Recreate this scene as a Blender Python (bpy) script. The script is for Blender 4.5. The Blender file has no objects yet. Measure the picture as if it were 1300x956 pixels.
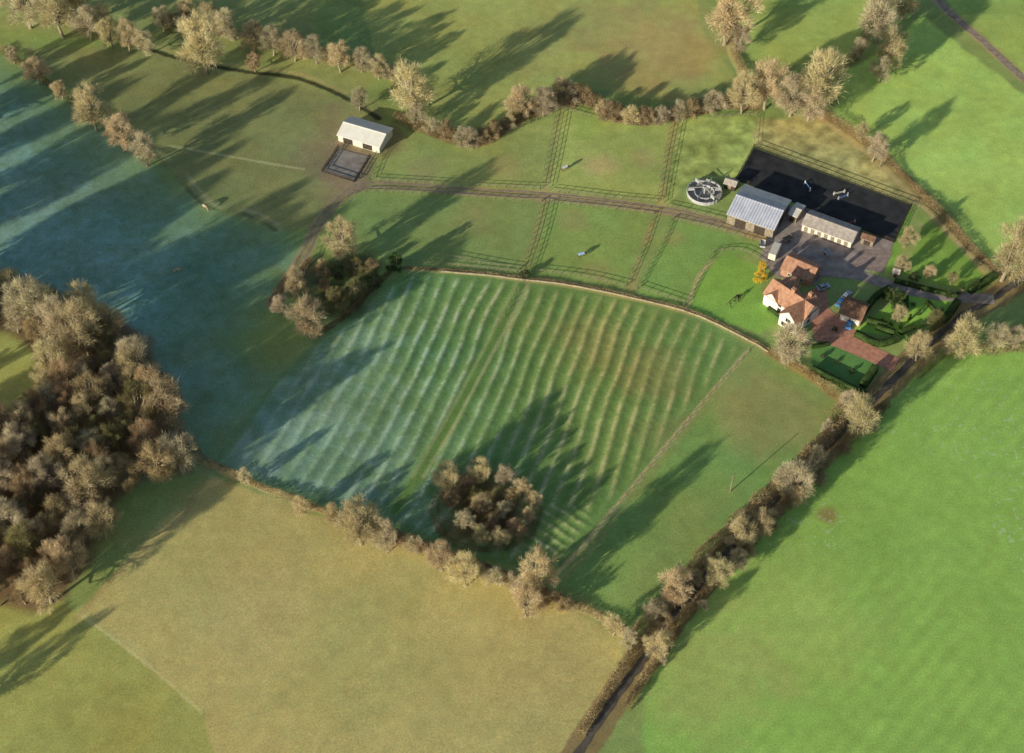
import bpy, math, random
import numpy as np
from mathutils import Vector, Matrix
random.seed(11); rng=np.random.default_rng(11)
scene=bpy.context.scene
COL=scene.collection
# ------------------------------------------------------------ camera model
PITCH=math.radians(50); DIST=450.0; FPX=2000.0
CAM=np.array([0,-DIST*math.cos(PITCH),DIST*math.sin(PITCH)])
FW=np.array([0,math.cos(PITCH),-math.sin(PITCH)]); UP=np.array([0,math.sin(PITCH),math.cos(PITCH)])
def ray(px,py):
    return FW+np.array([1.0,0,0])*(px-650)/FPX+UP*(478-py)/FPX
def Gz(px,py,z):
    d=ray(px,py); t=(z-CAM[2])/d[2]; return CAM+d*t
def mpp(px,py):
    d=ray(px,py); t=-CAM[2]/d[2]; return t/FPX
SHADE_HILL=(-170.0,0.0)  # added hill, slopes away from the sun to darken left field, lengthen shadows
_p1=Gz(617,650,0); _p2=Gz(425,375,0)
def Hs(x,y):
    x=np.asarray(x,float); y=np.asarray(y,float)
    z=9.0*np.exp(-((x-SHADE_HILL[0])**2+(y-SHADE_HILL[1])**2)/(2*74.0**2))
    z=z-1.8*np.exp(-((x-_p1[0])**2+(y-_p1[1])**2)/(2*7.0**2))
    z=z-1.8*np.exp(-((x-_p2[0])**2+(y-_p2[1])**2)/(2*7.0**2))
    return z
def G(px,py,up=0.0):
    z=0.0
    for i in range(8):
        p=Gz(px,py,z+up); z=float(Hs(p[0],p[1]))
    return np.array([p[0],p[1],z])
def W(pts): return [tuple(G(a,b)[:2]) for a,b in pts]
# ------------------------------------------------------------ numeric helpers
TAB=np.random.default_rng(5).random((16,256,256))
def vn(x,y,s,seed=0):
    x=x/s+1000.37; y=y/s+1000.71
    xi=np.floor(x).astype(int); yi=np.floor(y).astype(int); fx=x-xi; fy=y-yi
    fx=fx*fx*(3-2*fx); fy=fy*fy*(3-2*fy); T=TAB[seed%16]
    a=T[xi&255,yi&255]; b=T[(xi+1)&255,yi&255]; c=T[xi&255,(yi+1)&255]; d=T[(xi+1)&255,(yi+1)&255]
    return (a*(1-fx)+b*fx)*(1-fy)+(c*(1-fx)+d*fx)*fy
def fbm(x,y,s,seed=0,o=4):
    r=0;a=1;t=0
    for i in range(o):
        r=r+a*vn(x,y,s/(2**i),seed+i); t+=a; a*=0.55
    return r/t
def sstep(a,b,x):
    t=np.clip((x-a)/(b-a),0,1); return t*t*(3-2*t)
def segd(ax,ay,bx,by,X,Y):
    dx,dy=bx-ax,by-ay; L=dx*dx+dy*dy+1e-9
    t=np.clip(((X-ax)*dx+(Y-ay)*dy)/L,0,1)
    return np.hypot(X-ax-t*dx,Y-ay-t*dy)
def polysd(P,X,Y):
    n=len(P); ins=np.zeros(X.shape,bool); d=np.full(X.shape,1e9)
    for i in range(n):
        ax,ay=P[i]; bx,by=P[(i+1)%n]
        d=np.minimum(d,segd(ax,ay,bx,by,X,Y))
        c=((ay>Y)!=(by>Y))
        with np.errstate(divide='ignore',invalid='ignore'):
            xi=(bx-ax)*(Y-ay)/((by-ay) if by!=ay else 1e-9)+ax
        ins^=(c&(X<xi))
    return np.where(ins,d,-d)
def lined(P,X,Y):
    d=np.full(X.shape,1e9)
    for i in range(len(P)-1): d=np.minimum(d,segd(*P[i],*P[i+1],X,Y))
    return d
def smooth_line(pts,step=2.0):
    P=[np.array(p,float) for p in pts]
    if len(P)<3: out=P
    else:
        Q=[2*P[0]-P[1]]+P+[2*P[-1]-P[-2]]; out=[]
        for i in range(1,len(Q)-2):
            for k in range(12):
                t=k/12; a,b,c,d=Q[i-1],Q[i],Q[i+1],Q[i+2]
                out.append(0.5*((2*b)+(c-a)*t+(2*a-5*b+4*c-d)*t*t+(-a+3*b-3*c+d)*t**3))
        out.append(P[-1])
    out=np.array(out); seg=np.hypot(*(out[1:]-out[:-1]).T); s=np.concatenate([[0],np.cumsum(seg)])
    n=max(2,int(s[-1]/step)+1); q=np.linspace(0,s[-1],n)
    return np.stack([np.interp(q,s,out[:,0]),np.interp(q,s,out[:,1])],1)
def lin(c):
    c=np.array(c,float)/255; return np.where(c<=0.04045,c/12.92,((c+0.055)/1.055)**2.4)
KILL=np.array([0.43,0.435,0.44])
def T(r,g,b):
    l=lin((r,g,b)); y=l@np.array([0.3,0.6,0.1]); l=l*0.95+y*0.05
    return np.clip(l/KILL,0,0.85)
# ------------------------------------------------------------ materials
def newmat(name):
    m=bpy.data.materials.new(name); m.use_nodes=True; nt=m.node_tree
    b=nt.nodes["Principled BSDF"]; b.inputs["Roughness"].default_value=0.9
    b.inputs["Specular IOR Level"].default_value=0.15
    return m,nt,b
def noisy(name,c1,c2,scale=1.0,rough=0.9,bump=0.0,spec=0.15,metal=0.0,rnd=0.0,coord='Object',detail=5,stripe=None,trans=0.0):
    m,nt,b=newmat(name); N=nt.nodes; L=nt.links
    tc=N.new("ShaderNodeTexCoord"); nz=N.new("ShaderNodeTexNoise"); nz.inputs["Scale"].default_value=scale; nz.inputs["Detail"].default_value=detail
    L.new(tc.outputs[coord],nz.inputs["Vector"])
    cr=N.new("ShaderNodeValToRGB"); cr.color_ramp.elements[0].position=0.32; cr.color_ramp.elements[1].position=0.68
    cr.color_ramp.elements[0].color=(*c1,1); cr.color_ramp.elements[1].color=(*c2,1)
    L.new(nz.outputs["Fac"],cr.inputs["Fac"]); out=cr.outputs["Color"]
    if stripe:
        wv=N.new("ShaderNodeTexWave"); wv.inputs["Scale"].default_value=stripe[0]; wv.bands_direction=stripe[1]
        wv.inputs["Distortion"].default_value=0.0
        L.new(tc.outputs[coord],wv.inputs["Vector"])
        mx=N.new("ShaderNodeMixRGB"); mx.blend_type='MULTIPLY'; mx.inputs[0].default_value=stripe[2]
        L.new(out,mx.inputs[1]); L.new(wv.outputs["Color"],mx.inputs[2]); out=mx.outputs[0]
    if rnd>0:
        oi=N.new("ShaderNodeObjectInfo"); mr=N.new("ShaderNodeMapRange"); mr.inputs[3].default_value=1-rnd; mr.inputs[4].default_value=1+rnd
        L.new(oi.outputs["Random"],mr.inputs[0]); hs=N.new("ShaderNodeHueSaturation"); L.new(mr.outputs[0],hs.inputs["Value"]); L.new(out,hs.inputs["Color"])
        mr2=N.new("ShaderNodeMapRange"); mr2.inputs[3].default_value=0.485; mr2.inputs[4].default_value=0.52
        wn=N.new("ShaderNodeMath"); wn.operation='FRACT'; mm=N.new("ShaderNodeMath"); mm.operation='MULTIPLY'; mm.inputs[1].default_value=7.31
        L.new(oi.outputs["Random"],mm.inputs[0]); L.new(mm.outputs[0],wn.inputs[0]); L.new(wn.outputs[0],mr2.inputs[0]); L.new(mr2.outputs[0],hs.inputs["Hue"])
        out=hs.outputs["Color"]
    L.new(out,b.inputs["Base Color"])
    b.inputs["Roughness"].default_value=rough; b.inputs["Metallic"].default_value=metal
    b.inputs["Specular IOR Level"].default_value=spec
    if trans>0:
        tb=N.new("ShaderNodeBsdfTranslucent"); ms=N.new("ShaderNodeMixShader"); ms.inputs[0].default_value=trans
        L.new(out,tb.inputs["Color"]); L.new(b.outputs[0],ms.inputs[1]); L.new(tb.outputs[0],ms.inputs[2]); L.new(ms.outputs[0],N["Material Output"].inputs["Surface"])
    if bump>0:
        bp=N.new("ShaderNodeBump"); bp.inputs["Strength"].default_value=1.0; bp.inputs["Distance"].default_value=bump
        n2=N.new("ShaderNodeTexNoise"); n2.inputs["Scale"].default_value=scale*2.5; n2.inputs["Detail"].default_value=4
        L.new(tc.outputs[coord],n2.inputs["Vector"]); L.new(n2.outputs["Fac"],bp.inputs["Height"]); L.new(bp.outputs["Normal"],b.inputs["Normal"])
    return m
M={}
M['bark']=noisy("bark",(0.24,0.20,0.14),(0.42,0.36,0.26),3)
M['tan']=noisy("twigs_tan",(0.54,0.435,0.25),(0.80,0.68,0.43),0.35,rnd=0.18,trans=0.25)
M['grey']=noisy("twigs_grey",(0.49,0.42,0.28),(0.73,0.64,0.46),0.35,rnd=0.18,trans=0.25)
M['brown']=noisy("twigs_brown",(0.36,0.26,0.15),(0.60,0.46,0.28),0.35,rnd=0.2,trans=0.25)
M['olive']=noisy("twigs_ivy",(0.18,0.18,0.07),(0.38,0.34,0.15),0.4,rnd=0.22,trans=0.25)
M['green']=noisy("evergreen",(0.03,0.065,0.02),(0.09,0.14,0.045),0.6,rnd=0.2)
M['gold']=noisy("golden_conifer",(0.75,0.50,0.05),(0.88,0.70,0.12),0.8,trans=0.3)
M['hedge']=noisy("hedge_twigs",(0.24,0.175,0.09),(0.54,0.42,0.24),0.25,trans=0.2)
M['hedgeg']=noisy("clipped_hedge",(0.03,0.06,0.018),(0.08,0.13,0.035),0.5)
M['asphalt']=noisy("asphalt",(0.09,0.078,0.064),(0.17,0.145,0.12),0.4,bump=0.01)
M['track']=noisy("dirt_track",(0.28,0.22,0.16),(0.46,0.38,0.29),0.6,bump=0.02)
M['mud']=noisy("trampled_mud",(0.24,0.215,0.19),(0.40,0.36,0.32),0.4,bump=0.02)
M['yard']=noisy("concrete_yard",(0.27,0.22,0.20),(0.48,0.41,0.37),0.35)
M['gravel']=noisy("gravel",(0.28,0.21,0.18),(0.44,0.34,0.30),0.6)
M['brickd']=noisy("brick_paving",(0.50,0.22,0.14),(0.70,0.36,0.25),0.8)
M['arena']=noisy("arena_surface",(0.032,0.033,0.036),(0.062,0.063,0.067),0.25,bump=0.02)
M['sheetw']=noisy("cream_sheet_roof",(0.84,0.80,0.70),(0.92,0.90,0.83),0.5,stripe=(1.2,'X',0.06))
M['sheetg']=noisy("fibre_cement_roof",(0.66,0.63,0.58),(0.84,0.81,0.76),0.5,stripe=(1.2,'X',0.15))
M['sheetb']=noisy("blue_grey_roof",(0.56,0.59,0.72),(0.74,0.77,0.90),0.5,stripe=(0.35,'X',0.38))
M['tile']=noisy("clay_tile",(0.38,0.19,0.12),(0.62,0.36,0.24),0.9,bump=0.03,stripe=(2.0,'Y',0.12))
M['tiled']=noisy("brown_tile",(0.16,0.09,0.06),(0.30,0.18,0.12),0.9,bump=0.03)
M['slate']=noisy("slate",(0.36,0.31,0.27),(0.56,0.50,0.45),0.9)
M['white']=noisy("white_render",(0.72,0.69,0.63),(0.84,0.82,0.77),0.6)
M['brickw']=noisy("brick_wall",(0.34,0.18,0.12),(0.50,0.30,0.20),1.5)
M['wood']=noisy("weathered_timber",(0.20,0.165,0.12),(0.36,0.31,0.24),2.0)
M['darkwood']=noisy("dark_timber",(0.045,0.035,0.028),(0.09,0.07,0.055),2.0)
M['stone']=noisy("drystone",(0.28,0.24,0.16),(0.46,0.40,0.29),1.2,bump=0.03)
M['glass']=noisy("window_glass",(0.02,0.025,0.03),(0.04,0.05,0.06),0.5,rough=0.1,spec=0.6)
M['rubber']=noisy("rubber",(0.012,0.012,0.012),(0.025,0.025,0.025),2)
M['metal']=noisy("galvanised",(0.42,0.43,0.44),(0.58,0.59,0.60),1.0,rough=0.6,metal=0.1,spec=0.3)
M['sand']=noisy("walker_sand",(0.28,0.26,0.23),(0.42,0.39,0.35),0.7)
M['bluecar']=noisy("blue_paint",(0.07,0.24,0.55),(0.10,0.30,0.62),1,rough=0.3,spec=0.5)
M['silver']=noisy("silver_paint",(0.45,0.50,0.58),(0.52,0.57,0.64),1,rough=0.3,spec=0.5)
M['red']=noisy("red_paint",(0.45,0.05,0.04),(0.55,0.08,0.05),1,rough=0.4,spec=0.4)
M['cream']=noisy("cream_paint",(0.66,0.62,0.53),(0.76,0.72,0.63),1,rough=0.6)
M['jumpb']=noisy("blue_pole",(0.14,0.30,0.70),(0.20,0.38,0.78),1)
M['horseb']=noisy("horse_brown",(0.16,0.075,0.035),(0.25,0.13,0.06),2)
M['horsec']=noisy("horse_cream",(0.55,0.40,0.26),(0.65,0.50,0.34),2)
M['rug']=noisy("horse_rug",(0.35,0.52,0.78),(0.45,0.62,0.85),2)
M['rugw']=noisy("pale_rug",(0.70,0.70,0.68),(0.82,0.82,0.80),2)
def ground_mat():
    m,nt,b=newmat("grassland"); N=nt.nodes; L=nt.links
    at=N.new("ShaderNodeAttribute"); at.attribute_name="Col"
    geo=N.new("ShaderNodeNewGeometry")
    def noise(s,d=4,r=0.6):
        n=N.new("ShaderNodeTexNoise"); n.inputs["Scale"].default_value=s; n.inputs["Detail"].default_value=d; n.inputs["Roughness"].default_value=r
        L.new(geo.outputs["Position"],n.inputs["Vector"]); return n
    def ramp(n,a,bb,lo,hi):
        r=N.new("ShaderNodeMapRange"); r.inputs[1].default_value=a; r.inputs[2].default_value=bb; r.inputs[3].default_value=lo; r.inputs[4].default_value=hi
        L.new(n.outputs["Fac"],r.inputs[0]); return r
    n1=noise(2.2,5,0.8); n2=noise(0.25,4); r1=ramp(n1,0.3,0.7,0.68,1.32); r2=ramp(n2,0.3,0.7,0.92,1.08)
    mu=N.new("ShaderNodeMath"); mu.operation='MULTIPLY'; L.new(r1.outputs[0],mu.inputs[0]); L.new(r2.outputs[0],mu.inputs[1])
    vm=N.new("ShaderNodeVectorMath"); vm.operation='SCALE'; L.new(at.outputs["Color"],vm.inputs[0]); L.new(mu.outputs[0],vm.inputs["Scale"])
    n3=noise(0.6,5,0.7); r3=ramp(n3,0.42,0.68,0.0,0.40)
    mx=N.new("ShaderNodeMixRGB"); mx.blend_type='MULTIPLY'; mx.inputs[2].default_value=(1.15,0.93,0.88,1)
    L.new(r3.outputs[0],mx.inputs[0]); L.new(vm.outputs[0],mx.inputs[1])
    L.new(mx.outputs[0],b.inputs["Base Color"]); b.inputs["Roughness"].default_value=1.0; b.inputs["Specular IOR Level"].default_value=0.0
    bp=N.new("ShaderNodeBump"); bp.inputs["Distance"].default_value=0.06; bp.inputs["Strength"].default_value=1.0
    L.new(n1.outputs["Fac"],bp.inputs["Height"]); L.new(bp.outputs["Normal"],b.inputs["Normal"])
    return m
M['ground']=ground_mat()
# ------------------------------------------------------------ object helpers
def mkmesh(name,verts,faces=None,mat=None,tris=None):
    me=bpy.data.meshes.new(name)
    if tris is not None:
        k=tris.shape[1]; me.vertices.add(len(verts)); me.vertices.foreach_set("co",np.asarray(verts,np.float32).ravel())
        me.loops.add(tris.size); me.loops.foreach_set("vertex_index",tris.ravel().astype(np.int32))
        me.polygons.add(len(tris)); me.polygons.foreach_set("loop_start",np.arange(0,tris.size,k,dtype=np.int32))
        try: me.polygons.foreach_set("loop_total",np.full(len(tris),k,np.int32))
        except: pass
        me.update(calc_edges=True)
    else:
        me.from_pydata([tuple(v) for v in verts],[],faces); me.update()
    if mat: me.materials.append(mat)
    return me
def mkobj(name,me,parent=None,loc=None,label=None,cat=None,group=None,kind=None):
    o=bpy.data.objects.new(name,me); COL.objects.link(o)
    if parent: o.parent=parent
    if loc is not None: o.location=loc
    if label: o["label"]=label
    if cat: o["category"]=cat
    if group: o["group"]=group
    if kind: o["kind"]=kind
    return o
class MB:
    def __init__(s): s.v=[]; s.f=[]
    def add(s,v,f):
        n=len(s.v); s.v+= [tuple(map(float,a)) for a in v]; s.f+=[tuple(i+n for i in q) for q in f]; return s
    def box(s,x0,x1,y0,y1,z0,z1):
        return s.add([(x0,y0,z0),(x1,y0,z0),(x1,y1,z0),(x0,y1,z0),(x0,y0,z1),(x1,y0,z1),(x1,y1,z1),(x0,y1,z1)],
          [(3,2,1,0),(4,5,6,7),(0,1,5,4),(1,2,6,5),(2,3,7,6),(3,0,4,7)])
    def beam(s,a,b,w,h):
        a=np.array(a,float); b=np.array(b,float); d=b-a; p=np.array([-d[1],d[0],0]); l=np.linalg.norm(p)
        p=(p/l if l>1e-6 else np.array([1,0,0]))*w/2
        if abs(d[2])>0.9*np.linalg.norm(d): q=np.array([0,1.0,0])*h/2; p=np.array([1.0,0,0])*w/2
        else: q=np.array([0,0,h/2])
        vs=[a-p-q,a+p-q,a+p+q,a-p+q,b-p-q,b+p-q,b+p+q,b-p+q]
        return s.add(vs,[(0,1,2,3),(7,6,5,4),(0,4,5,1),(1,5,6,2),(2,6,7,3),(3,7,4,0)])
    def cyl(s,c,r,h,n=16,axis='z',r2=None):
        r2=r if r2 is None else r2; vs=[]
        for k,(zz,rr) in enumerate(((0,r),(h,r2))):
            for i in range(n):
                t=2*math.pi*i/n; a,b=rr*math.cos(t),rr*math.sin(t)
                vs.append((c[0]+a,c[1]+b,c[2]+zz) if axis=='z' else (c[0]+a,c[1]+zz,c[2]+b))
        fs=[(i,(i+1)%n,n+(i+1)%n,n+i) for i in range(n)]+[tuple(range(n))[::-1],tuple(range(n,2*n))]
        return s.add(vs,fs)
    def tube(s,pts,rad,n=5):
        pts=[np.array(p,float) for p in pts]; vs=[]; fs=[]
        for i,p in enumerate(pts):
            d=pts[min(i+1,len(pts)-1)]-pts[max(i-1,0)]; d/=np.linalg.norm(d)+1e-9
            a=np.cross(d,[0.3,0.9,0.1]); a/=np.linalg.norm(a)+1e-9; b=np.cross(d,a)
            for k in range(n):
                t=2*math.pi*k/n; vs.append(p+rad[i]*(a*math.cos(t)+b*math.sin(t)))
        for i in range(len(pts)-1):
            for k in range(n): fs.append((i*n+k,i*n+(k+1)%n,(i+1)*n+(k+1)%n,(i+1)*n+k))
        return s.add(vs,fs)
    def prism(s,prof,y0,y1,taper=0.0):
        n=len(prof); vs=[(x,y0,z) for x,z in prof]+[(x,y1,z) for x,z in prof]
        return s.add(vs,[tuple(range(n)),tuple(range(2*n-1,n-1,-1))]+[(i,n+i,n+(i+1)%n,(i+1)%n) for i in range(n)])
    def obj(s,name,mat,parent=None,**k): return mkobj(name,mkmesh(name,s.v,s.f,mat),parent,**k)
def empty(name,loc,rotz=0,**k):
    o=mkobj(name,None,**k); o.location=loc; o.rotation_euler=(0,0,rotz); o.empty_display_size=1; return o
# ------------------------------------------------------------ GROUND
def axis(lo,hi,step,far):
    a=list(np.arange(lo,hi+step/2,step)); s=step*3; x=lo; left=[]
    while x>-far: x-=s; left.append(x); s*=1.5
    s=step*3; x=a[-1]; right=[]
    while x<far: x+=s; right.append(x); s*=1.5
    return np.array(left[::-1]+a+right)
XS=axis(-205,205,0.38,3000); YS=axis(-125,192,0.38,3000)
X,Y=np.meshgrid(XS,YS)
CF=W([(268,592),(300,545),(350,480),(400,430),(440,405),(480,368),(520,342),(600,347),(660,355),(800,378),(890,402),(948,442),(900,500),(800,620),(706,728),(600,708),(500,675),(400,640),(330,616)])
HF=W([(952,447),(1020,480),(1066,520),(1040,560),(980,620),(900,690),(860,740),(800,795),(706,735),(800,625),(900,505)])
sdCF=polysd(CF,X,Y)
maskR=sstep(0,5,sdCF)
TRK=[tuple(a) for a in smooth_line(W([(664,358),(643,402),(607,470),(569,540),(530,605),(500,650)]),3.0)]
dtrk=lined(TRK,X,Y)
maskR=maskR*sstep(0.8,3.0,dtrk)
sc=0.92*X-0.39*Y+3.4*np.sin(Y/33.0+X/60.0)+1.3*vn(X,Y,16,3)+0.22*vn(X,Y,4.0,9)
al=0.39*X+0.92*Y
wl=4.3; ph=2*math.pi*sc/wl
fa,fb=[np.array(a) for a in W([(706,728),(800,620)])]; fd=(fb-fa)/np.linalg.norm(fb-fa)
RG=polysd(W([(650,640),(742,640),(760,660),(712,718),(655,705)]),X,Y); mr_=sstep(-1,3,RG)
ph2=2*math.pi*((X-fa[0])*fd[0]+(Y-fa[1])*fd[1]+0.8*fbm(X,Y,6,3))/2.9
ampl=0.135*(0.45+0.9*vn(X,Y,18,2))
c0=0.5+0.5*np.cos(ph); prof=(c0**1.6)*2-0.85
RID=maskR*(1-mr_)*ampl*prof+maskR*mr_*0.08*np.cos(ph2)
RID=RID+maskR*0.05*(fbm(X,Y,1.3,5,3)-0.5)*2
Z=Hs(X,Y)+RID
C=np.zeros(X.shape+(3,)); C[:]=T(106,122,68)
nbig=fbm(X,Y,28,1); nmid=fbm(X,Y,7,4); nsm=fbm(X,Y,2.2,8,3); ngr=fbm(X,Y,0.9,12,2)
nal=0.5*vn(sc*1.2,al,3.2,6)+0.5*ngr
def paint(pts,col,soft=1.0,wob=1.5,amt=1.0,world=False):
    P=pts if world else W(pts)
    sd=polysd(P,X,Y)+(nmid-0.5)*2*wob
    m=(sstep(-soft,soft,sd)*amt)[...,None]
    C[:]=C*(1-m)+np.asarray(col)*m
def stroke(pts,col,w,amt=1.0,soft=0.6,brk=0.0):
    P=[tuple(a) for a in smooth_line(W(pts),3.0)]
    d=lined(P,X,Y)+(nsm-0.5)*0.9
    m=sstep(w/2+soft,w/2-soft*0.3,d)*amt
    if brk>0: m=m*sstep(brk-0.15,brk+0.15,nmid)
    m=m[...,None]; C[:]=C*(1-m)+np.asarray(col)*m
def blob(px,py,r,col,amt):
    c=G(px,py); d=np.hypot(X-c[0],Y-c[1])+(nmid-0.5)*r*0.9
    m=(sstep(r,r*0.3,d)*amt)[...,None]; C[:]=C*(1-m)+np.asarray(col)*m
def tuss(pts,amt,soft=2):
    m=sstep(-soft,soft,polysd(W(pts),X,Y)); k=1+m*amt*(fbm(X,Y,3.0,9,4)-0.5)*2; C[:]=C*k[...,None]
paint([(-400,-300),(400,-300),(400,70),(480,90),(450,130),(300,90),(180,60),(-400,-20)],T(112,121,72))
LF=[(-500,20),(0,78),(60,105),(190,200),(260,262),(345,290),(385,330),(345,380),(300,430),(350,480),(265,590),(-500,700)]
paint(LF,T(88,114,80),9,5)
paint([(190,195),(80,110),(20,60),(180,60),(320,90),(440,130),(425,190),(410,225),(440,240),(400,290),(345,290),(260,262)],T(106,112,70),2,2)
sdL=polysd(W(LF),X,Y)
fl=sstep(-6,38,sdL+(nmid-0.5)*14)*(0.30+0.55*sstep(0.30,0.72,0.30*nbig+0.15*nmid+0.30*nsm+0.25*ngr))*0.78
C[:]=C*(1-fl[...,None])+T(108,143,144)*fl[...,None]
paint([(380,-300),(860,-300),(890,40),(935,100),(880,135),(740,110),(600,175),(540,150),(480,85)],T(124,131,72))
blob(840,60,32,T(138,119,82),0.6); blob(760,25,25,T(130,123,78),0.4); blob(600,70,30,T(118,127,68),0.5); blob(680,60,20,T(130,123,76),0.35)
paint([(945,-300),(1100,-300),(1110,20),(1070,75),(960,90),(935,50)],T(123,139,70))
paint([(1170,20),(1300,120),(1500,290),(1500,400),(1265,340),(1190,250),(1130,200),(1060,140),(1075,90),(1130,60)],T(129,154,76))
paint([(1190,-300),(1900,-300),(1900,400),(1500,280),(1300,95),(1200,0)],T(118,139,70))
DF=[(1120,510),(1190,440),(1250,450),(1900,440),(1900,1500),(820,1500),(815,870),(860,790),(960,680),(1060,580)]
paint(DF,T(110,142,66))
mD=sstep(0,4,polysd(W(DF),X,Y))
C*= (1+mD*0.05*np.sin(2*math.pi*(0.74*X-0.67*Y)/4.2+1.5*nbig)*sstep(0.35,0.6,nbig))[...,None]
blob(1010,790,28,T(126,140,74),0.5); blob(1180,600,35,T(110,147,68),0.4); blob(1080,690,25,T(104,135,62),0.4); blob(1050,655,4,T(110,90,60),0.7); blob(900,850,25,T(128,135,76),0.6)
wd=(mD*sstep(0.82,0.87,vn(X,Y,0.8,3))*sstep(0.55,0.75,vn(X,Y,30,7))*0.25)[...,None]; C[:]=C*(1-wd)+T(190,200,170)*wd
EF=[(100,775),(190,680),(270,605),(400,650),(620,725),(795,805),(775,867),(700,1000),(600,1500),(300,1500),(100,1100),(215,867)]
paint(EF,T(142,135,84),1.0); mE=sstep(0,4,polysd(W(EF),X,Y))
blob(450,830,30,T(132,131,78),0.5); blob(250,700,25,T(134,131,80),0.5); blob(700,830,22,T(136,126,80),0.4); blob(330,780,22,T(148,140,92),0.5)
paint([(100,780),(215,867),(260,905),(400,1500),(-500,1500),(-500,700),(0,700)],T(124,127,68))
# central ridge and furrow
paint(CF,T(86,112,60),1,1,world=True)
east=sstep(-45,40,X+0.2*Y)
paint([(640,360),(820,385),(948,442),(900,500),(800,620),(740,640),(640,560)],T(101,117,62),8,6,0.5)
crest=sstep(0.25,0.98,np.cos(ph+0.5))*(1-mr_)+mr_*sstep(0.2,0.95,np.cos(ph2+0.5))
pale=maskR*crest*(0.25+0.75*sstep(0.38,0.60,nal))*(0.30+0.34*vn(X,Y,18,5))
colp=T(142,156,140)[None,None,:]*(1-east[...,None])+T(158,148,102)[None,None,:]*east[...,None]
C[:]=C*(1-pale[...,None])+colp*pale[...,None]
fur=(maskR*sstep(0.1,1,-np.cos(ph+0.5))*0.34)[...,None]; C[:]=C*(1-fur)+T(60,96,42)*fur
fr2=(maskR*(1-sstep(-80,10,X+0.2*Y))*(0.3+0.7*sstep(0.42,0.62,nal*0.6+nmid*0.4))*0.38)[...,None]; C[:]=C*(1-fr2)+T(126,154,154)*fr2
blob(760,430,14,T(128,116,72),0.35); blob(830,470,14,T(130,116,72),0.35); blob(850,550,12,T(122,114,70),0.3)
ff=(sstep(-6,10,sdCF)*sstep(-20,-80,X+0.2*Y)*0.5)[...,None]; C[:]=C*(1-ff)+T(102,134,124)*ff
paint(HF,T(98,123,64),1,1,world=True)
paint([(955,450),(1066,520),(1040,560),(960,590),(905,520)],T(116,112,70),6,4,0.7)
paint([(860,640),(940,620),(900,690),(830,760),(790,760)],T(108,114,68),6,4,0.4)
paint([(490,160),(580,182),(700,150),(690,240),(470,228)],T(113,124,70))
paint([(715,140),(855,150),(838,255),(698,240)],T(123,134,72))
blob(760,210,9,T(146,128,92),0.55); blob(745,160,9,T(104,129,60),0.6); blob(820,200,7,T(136,122,82),0.5); blob(540,215,9,T(122,114,78),0.5); blob(640,215,8,T(126,118,78),0.45)
paint([(440,245),(690,255),(660,345),(500,330),(460,310),(430,270)],T(101,119,68))
paint([(700,258),(825,270),(795,365),(672,348)],T(105,126,66))
blob(730,280,8,T(124,116,76),0.5); blob(600,275,10,T(114,112,72),0.45); blob(760,345,7,T(120,114,74),0.45)
paint([(850,278),(965,310),(940,330),(870,390),(810,372)],T(101,127,64)); blob(855,300,6,T(122,114,76),0.45)
S1=[(860,150),(960,145),(955,190),(930,230),(880,225),(850,262),(838,258)]; S2=[(960,150),(1050,148),(1130,215),(1190,270),(1155,258),(960,186)]
paint(S1,T(122,134,72),1,2); paint(S2,T(134,128,80),1,2); tuss(S1,0.6); tuss(S2,0.7)
paint([(925,322),(972,342),(965,368),(992,405),(965,424),(872,392),(905,332)],T(102,136,58),0.6,0.3)
paint([(1150,262),(1190,290),(1230,328),(1262,350),(1245,372),(1190,362),(1122,342),(1135,305)],T(98,128,54),0.6,0.4)
paint([(1118,395),(1150,372),(1215,380),(1200,408),(1150,430),(1085,420)],T(106,144,56),0.5,0.3)
paint([(1030,440),(1068,440),(1112,462),(1100,500),(1030,468)],T(74,108,56),0.5,0.3)  # lawn by the drive, hedge shade painted into its darker green
paint([(1160,270),(1175,285),(1150,340),(1138,335)],T(126,120,84),0.8,0.5,0.5)
WOOD=[(-300,330),(0,345),(50,360),(100,385),(150,400),(190,430),(198,470),(225,500),(235,560),(245,600),(175,606),(145,640),(120,690),(88,755),(40,775),(-300,760)]
paint(WOOD,T(94,80,58),2,3); paint([(-60,415),(10,425),(45,450),(50,480),(20,520),(-60,520)],T(128,134,74),2,2)
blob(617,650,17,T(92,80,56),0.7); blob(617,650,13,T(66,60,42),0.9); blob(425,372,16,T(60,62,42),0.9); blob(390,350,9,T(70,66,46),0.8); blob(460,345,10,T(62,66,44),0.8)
DT=T(128,111,84)
TR=[(345,385),(372,345),(390,315),(404,285),(428,255),(458,236),(510,236),(600,243),(690,248),(780,258),(860,270),(930,288),(965,300)]
stroke(TR,DT,3.4,0.8)
stroke(TR[:9],T(100,107,64),0.7,0.7)
paint([(424,176),(478,194),(466,238),(446,248),(400,224)],T(112,98,80),1.2,0.8,0.85); blob(415,190,17,T(106,95,76),0.65); blob(440,150,14,T(112,105,78),0.5); blob(492,182,10,T(92,82,64),0.65); blob(430,235,10,T(116,102,80),0.6); blob(690,247,5,DT,0.8)
stroke([(711,140),(700,200),(692,245),(680,300),(664,350)],T(122,118,74),1.6,0.55,brk=0.42)
stroke([(856,155),(845,215),(838,262),(826,290),(800,368)],T(132,120,76),2.0,0.6,brk=0.42)
stroke([(215,185),(300,200),(385,215)],T(146,148,106),0.5,0.7)
stroke([(190,192),(225,225),(262,262),(310,272),(350,292)],T(60,72,50),1.1,0.6,brk=0.5); stroke([(200,190),(235,220),(275,262),(320,268),(352,284)],T(132,134,100),0.9,0.5,brk=0.45)
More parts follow.
